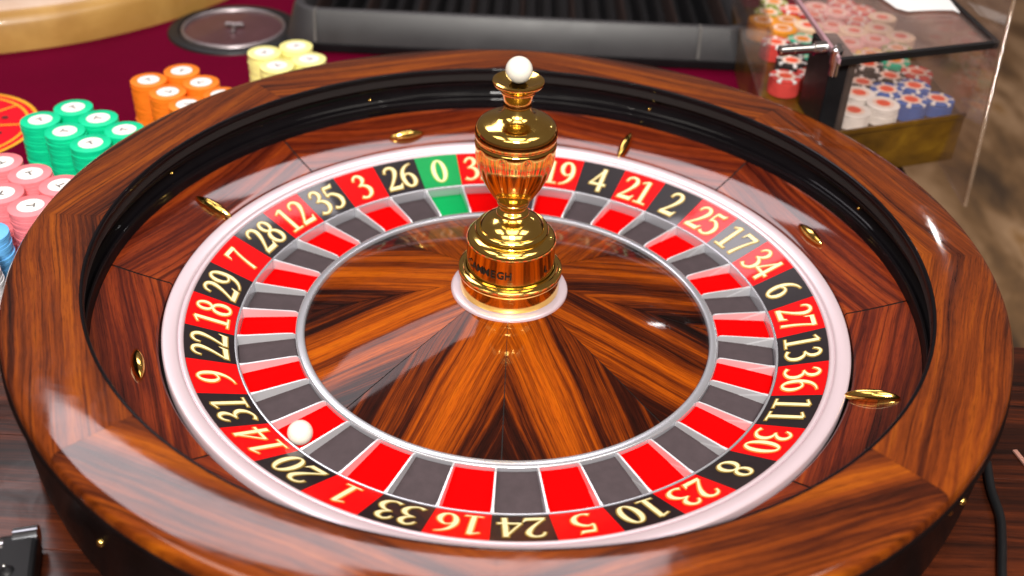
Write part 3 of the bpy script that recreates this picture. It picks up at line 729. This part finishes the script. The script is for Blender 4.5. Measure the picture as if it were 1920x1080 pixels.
# ------------------------------------------------------------------ black slotted chip tray behind the wheel
tray = thing('chip_tray', (.1, 2.6, TZ), 'long black slotted chip tray with a grey front edge behind the wheel', 'tray')
def rrect(x0, x1, y0, y1, r, n=8):
    P = []
    for cx_, cy_, a in ((x1-r, y0+r, -90), (x1-r, y1-r, 0), (x0+r, y1-r, 90), (x0+r, y0+r, 180)):
        for k in range(n+1):
            t = math.radians(a+90*k/n); P.append((cx_+r*math.cos(t), cy_+r*math.sin(t)))
    return P
X0, X1, Y0, Y1 = -1.16, 1.17, 2.13, 3.9
def loft(levels, mat, name, parent):
    m = MB(); n = None
    for (ins, r, z) in levels:
        P = rrect(X0+ins, X1-ins, Y0+ins, Y1-ins, r); n = len(P)
        for p in P: m.vert((p[0], p[1], z))
    for l in range(len(levels)-1):
        for i in range(n):
            j = (i+1) % n; m.face((l*n+i, l*n+j, (l+1)*n+j, (l+1)*n+i))
    return m.build(name, mat, parent, smooth=35)
loft([(.03, .12, TZ), (.005, .13, TZ+.01), (.0, .13, TZ+.045), (.012, .13, TZ+.05)], M_blackp, 'skirt', tray)
loft([(.010, .13, TZ+.048), (.012, .13, TZ+.062), (.045, .13, TZ+.185), (.056, .12, TZ+.20), (.075, .11, TZ+.205), (.095, .09, TZ+.198), (.110, .08, TZ+.17), (.125, .07, TZ+.03)], M_greyp, 'tray_frame', tray)
m = MB(); m.box(X0+.11, X1-.11, Y0+.11, Y1-.11, TZ+.004, TZ+.03); m.build('tray_floor', M_blackp, tray)
nr = 24
for i in range(nr+1):
    x = X0+.135+(X1-X0-.27)*i/nr
    m = MB()
    pr = [(-.020, .03), (-.013, .10), (-.007, .135), (0, .145), (.007, .135), (.013, .10), (.020, .03)]
    b = len(m.v)
    for yy in (Y0+.125, Y1-.125):
        for dx, dz in pr: m.vert((x+dx, yy, TZ+dz))
    for k in range(6): m.face((k, k+1, 7+k+1, 7+k))
    m.face(list(range(7))); m.face(list(range(13, 6, -1)))
    m.build('slot_divider', M_blackp if i % 3 else plain('brownish_divider', (.03, .018, .016), .4), tray, smooth=50)
for x in (-.99, .86):
    m = MB(); m.box(x-.006, x+.006, Y0+.010, Y0+.085, TZ+.06, TZ+.2035, M=Matrix.Translation((0, 0, 0)))
    # shear to the sloping face
    m.v = [(a, b+(c-TZ-.06)*.23-.012 if b < Y0+.05 else b, c) for a, b, c in m.v]
    m.build('corner_joint', plain('grey_joint_strip', (.13, .125, .12), .35), tray)

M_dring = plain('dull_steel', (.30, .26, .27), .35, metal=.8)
# round metal drop cover
dc = (-1.445, 2.375)
dsk = thing('drop_cover', (dc[0], dc[1], TZ), 'round black and chrome cover with a modelled T-shaped glint set in the felt', 'cover')
m = MB(); m.lathe([(.325, TZ+.0005), (.320, TZ+.010), (.305, TZ+.016), (.275, TZ+.016), (.262, TZ+.004), (.0005, TZ+.003)], 72, c=dc); m.build('outer_ring', M_blackp, dsk, smooth=40)
m = MB(); m.lathe([(.0005, TZ+.008), (.232, TZ+.008), (.242, TZ+.006)], 72, c=dc); m.build('cover_disc', plain('smoked_disc', (.075, .028, .034), .3, coat=.25), dsk)
m = MB(); m.lathe([(.240, TZ+.006), (.243, TZ+.018), (.250, TZ+.022), (.257, TZ+.018), (.260, TZ+.006)], 72, c=dc); m.build('chrome_ring', M_dring, dsk, smooth=60)
m = MB(); m.tube([(dc[0]-.045, dc[1]+.02, TZ+.022), (dc[0]+.045, dc[1]+.02, TZ+.022)], .010, 10); m.tube([(dc[0], dc[1]+.012, TZ+.020), (dc[0]+.012, dc[1]-.07, TZ+.020)], .009, 10); m.build('t_glint_bars', M_dring, dsk, smooth=60)  # T-shaped reflection glint, shaped as raised steel bars

# ------------------------------------------------------------------ small things at the front corners
sn = thing('ball_sensor', (-1.165, -1.09, TZ), 'small black sensor block with chrome ends at the lower left corner', 'sensor')
Mr = Matrix.Translation((-1.150, -1.085, TZ)) @ Matrix.Rotation(math.radians(16), 4, 'Z')
m = MB(); m.box(-.047, .047, -.11, .075, .0, .070, M=Mr); m.build('housing', M_blackp, sn, bevel=.012)
m = MB(); m.tube([Mr @ Vector((-.01, .072, .050)), Mr @ Vector((.046, .072, .050))], .028, 20); m.build('roller', plain('gunmetal', (.25, .26, .28), .15, metal=1), sn, smooth=50)
m = MB(); m.tube([Mr @ Vector((-.068, .045, .050)), Mr @ Vector((-.064, .045, .050)), Mr @ Vector((-.030, .045, .050))], [.018, .024, .024], 20); m.build('chrome_cap', M_mirror, sn, smooth=50)
m = MB(); c_ = Mr @ Vector((-.012, -.045, .071)); m.lathe([(.0005, c_.z+.006), (.013, c_.z+.005), (.017, c_.z)], 20, c=(c_.x, c_.y)); m.build('button', M_blackp, sn, smooth=50)
m = MB(); m.sphere((c_.x-.008, c_.y+.010, c_.z+.005), .0045, 10, 8); m.build('indicator', M_mirror, sn, smooth=60)
cb = MB(); cb.tube([tuple(p) for p in catmull([(1.365, -.56, TZ+.02), (1.345, -.66, TZ+.014), (1.335, -.76, TZ+.013), (1.305, -.86, TZ+.013), (1.262, -.99, TZ+.013), (1.20, -1.25, TZ+.013), (1.16, -1.6, TZ+.013)])], .012, 12)
o = cb.build('power_cable', M_cable, None, smooth=60, origin=(1.34, -.7, TZ)); tag(o, 'black cable running from under the wheel across the wooden deck', 'cable')
tr = MB(); a, b = Vector((1.475, -.485, TZ+.002)), Vector((1.512, -.66, TZ+.002)); b2 = a+(b-a)*2.0
d = (b2-a).normalized(); nrm = Vector((-d.y, d.x, 0))*.0065
slab(tr, [a-nrm, b2-nrm, b2+nrm, a+nrm], TZ+.0008, TZ+.006); o = tr.build('metal_trim', plain('pale_copper_trim', (.75, .38, .30), .25, metal=.6), None, origin=tuple(a)); tag(o, 'thin pale copper trim strip on the deck right of the wheel', 'trim')
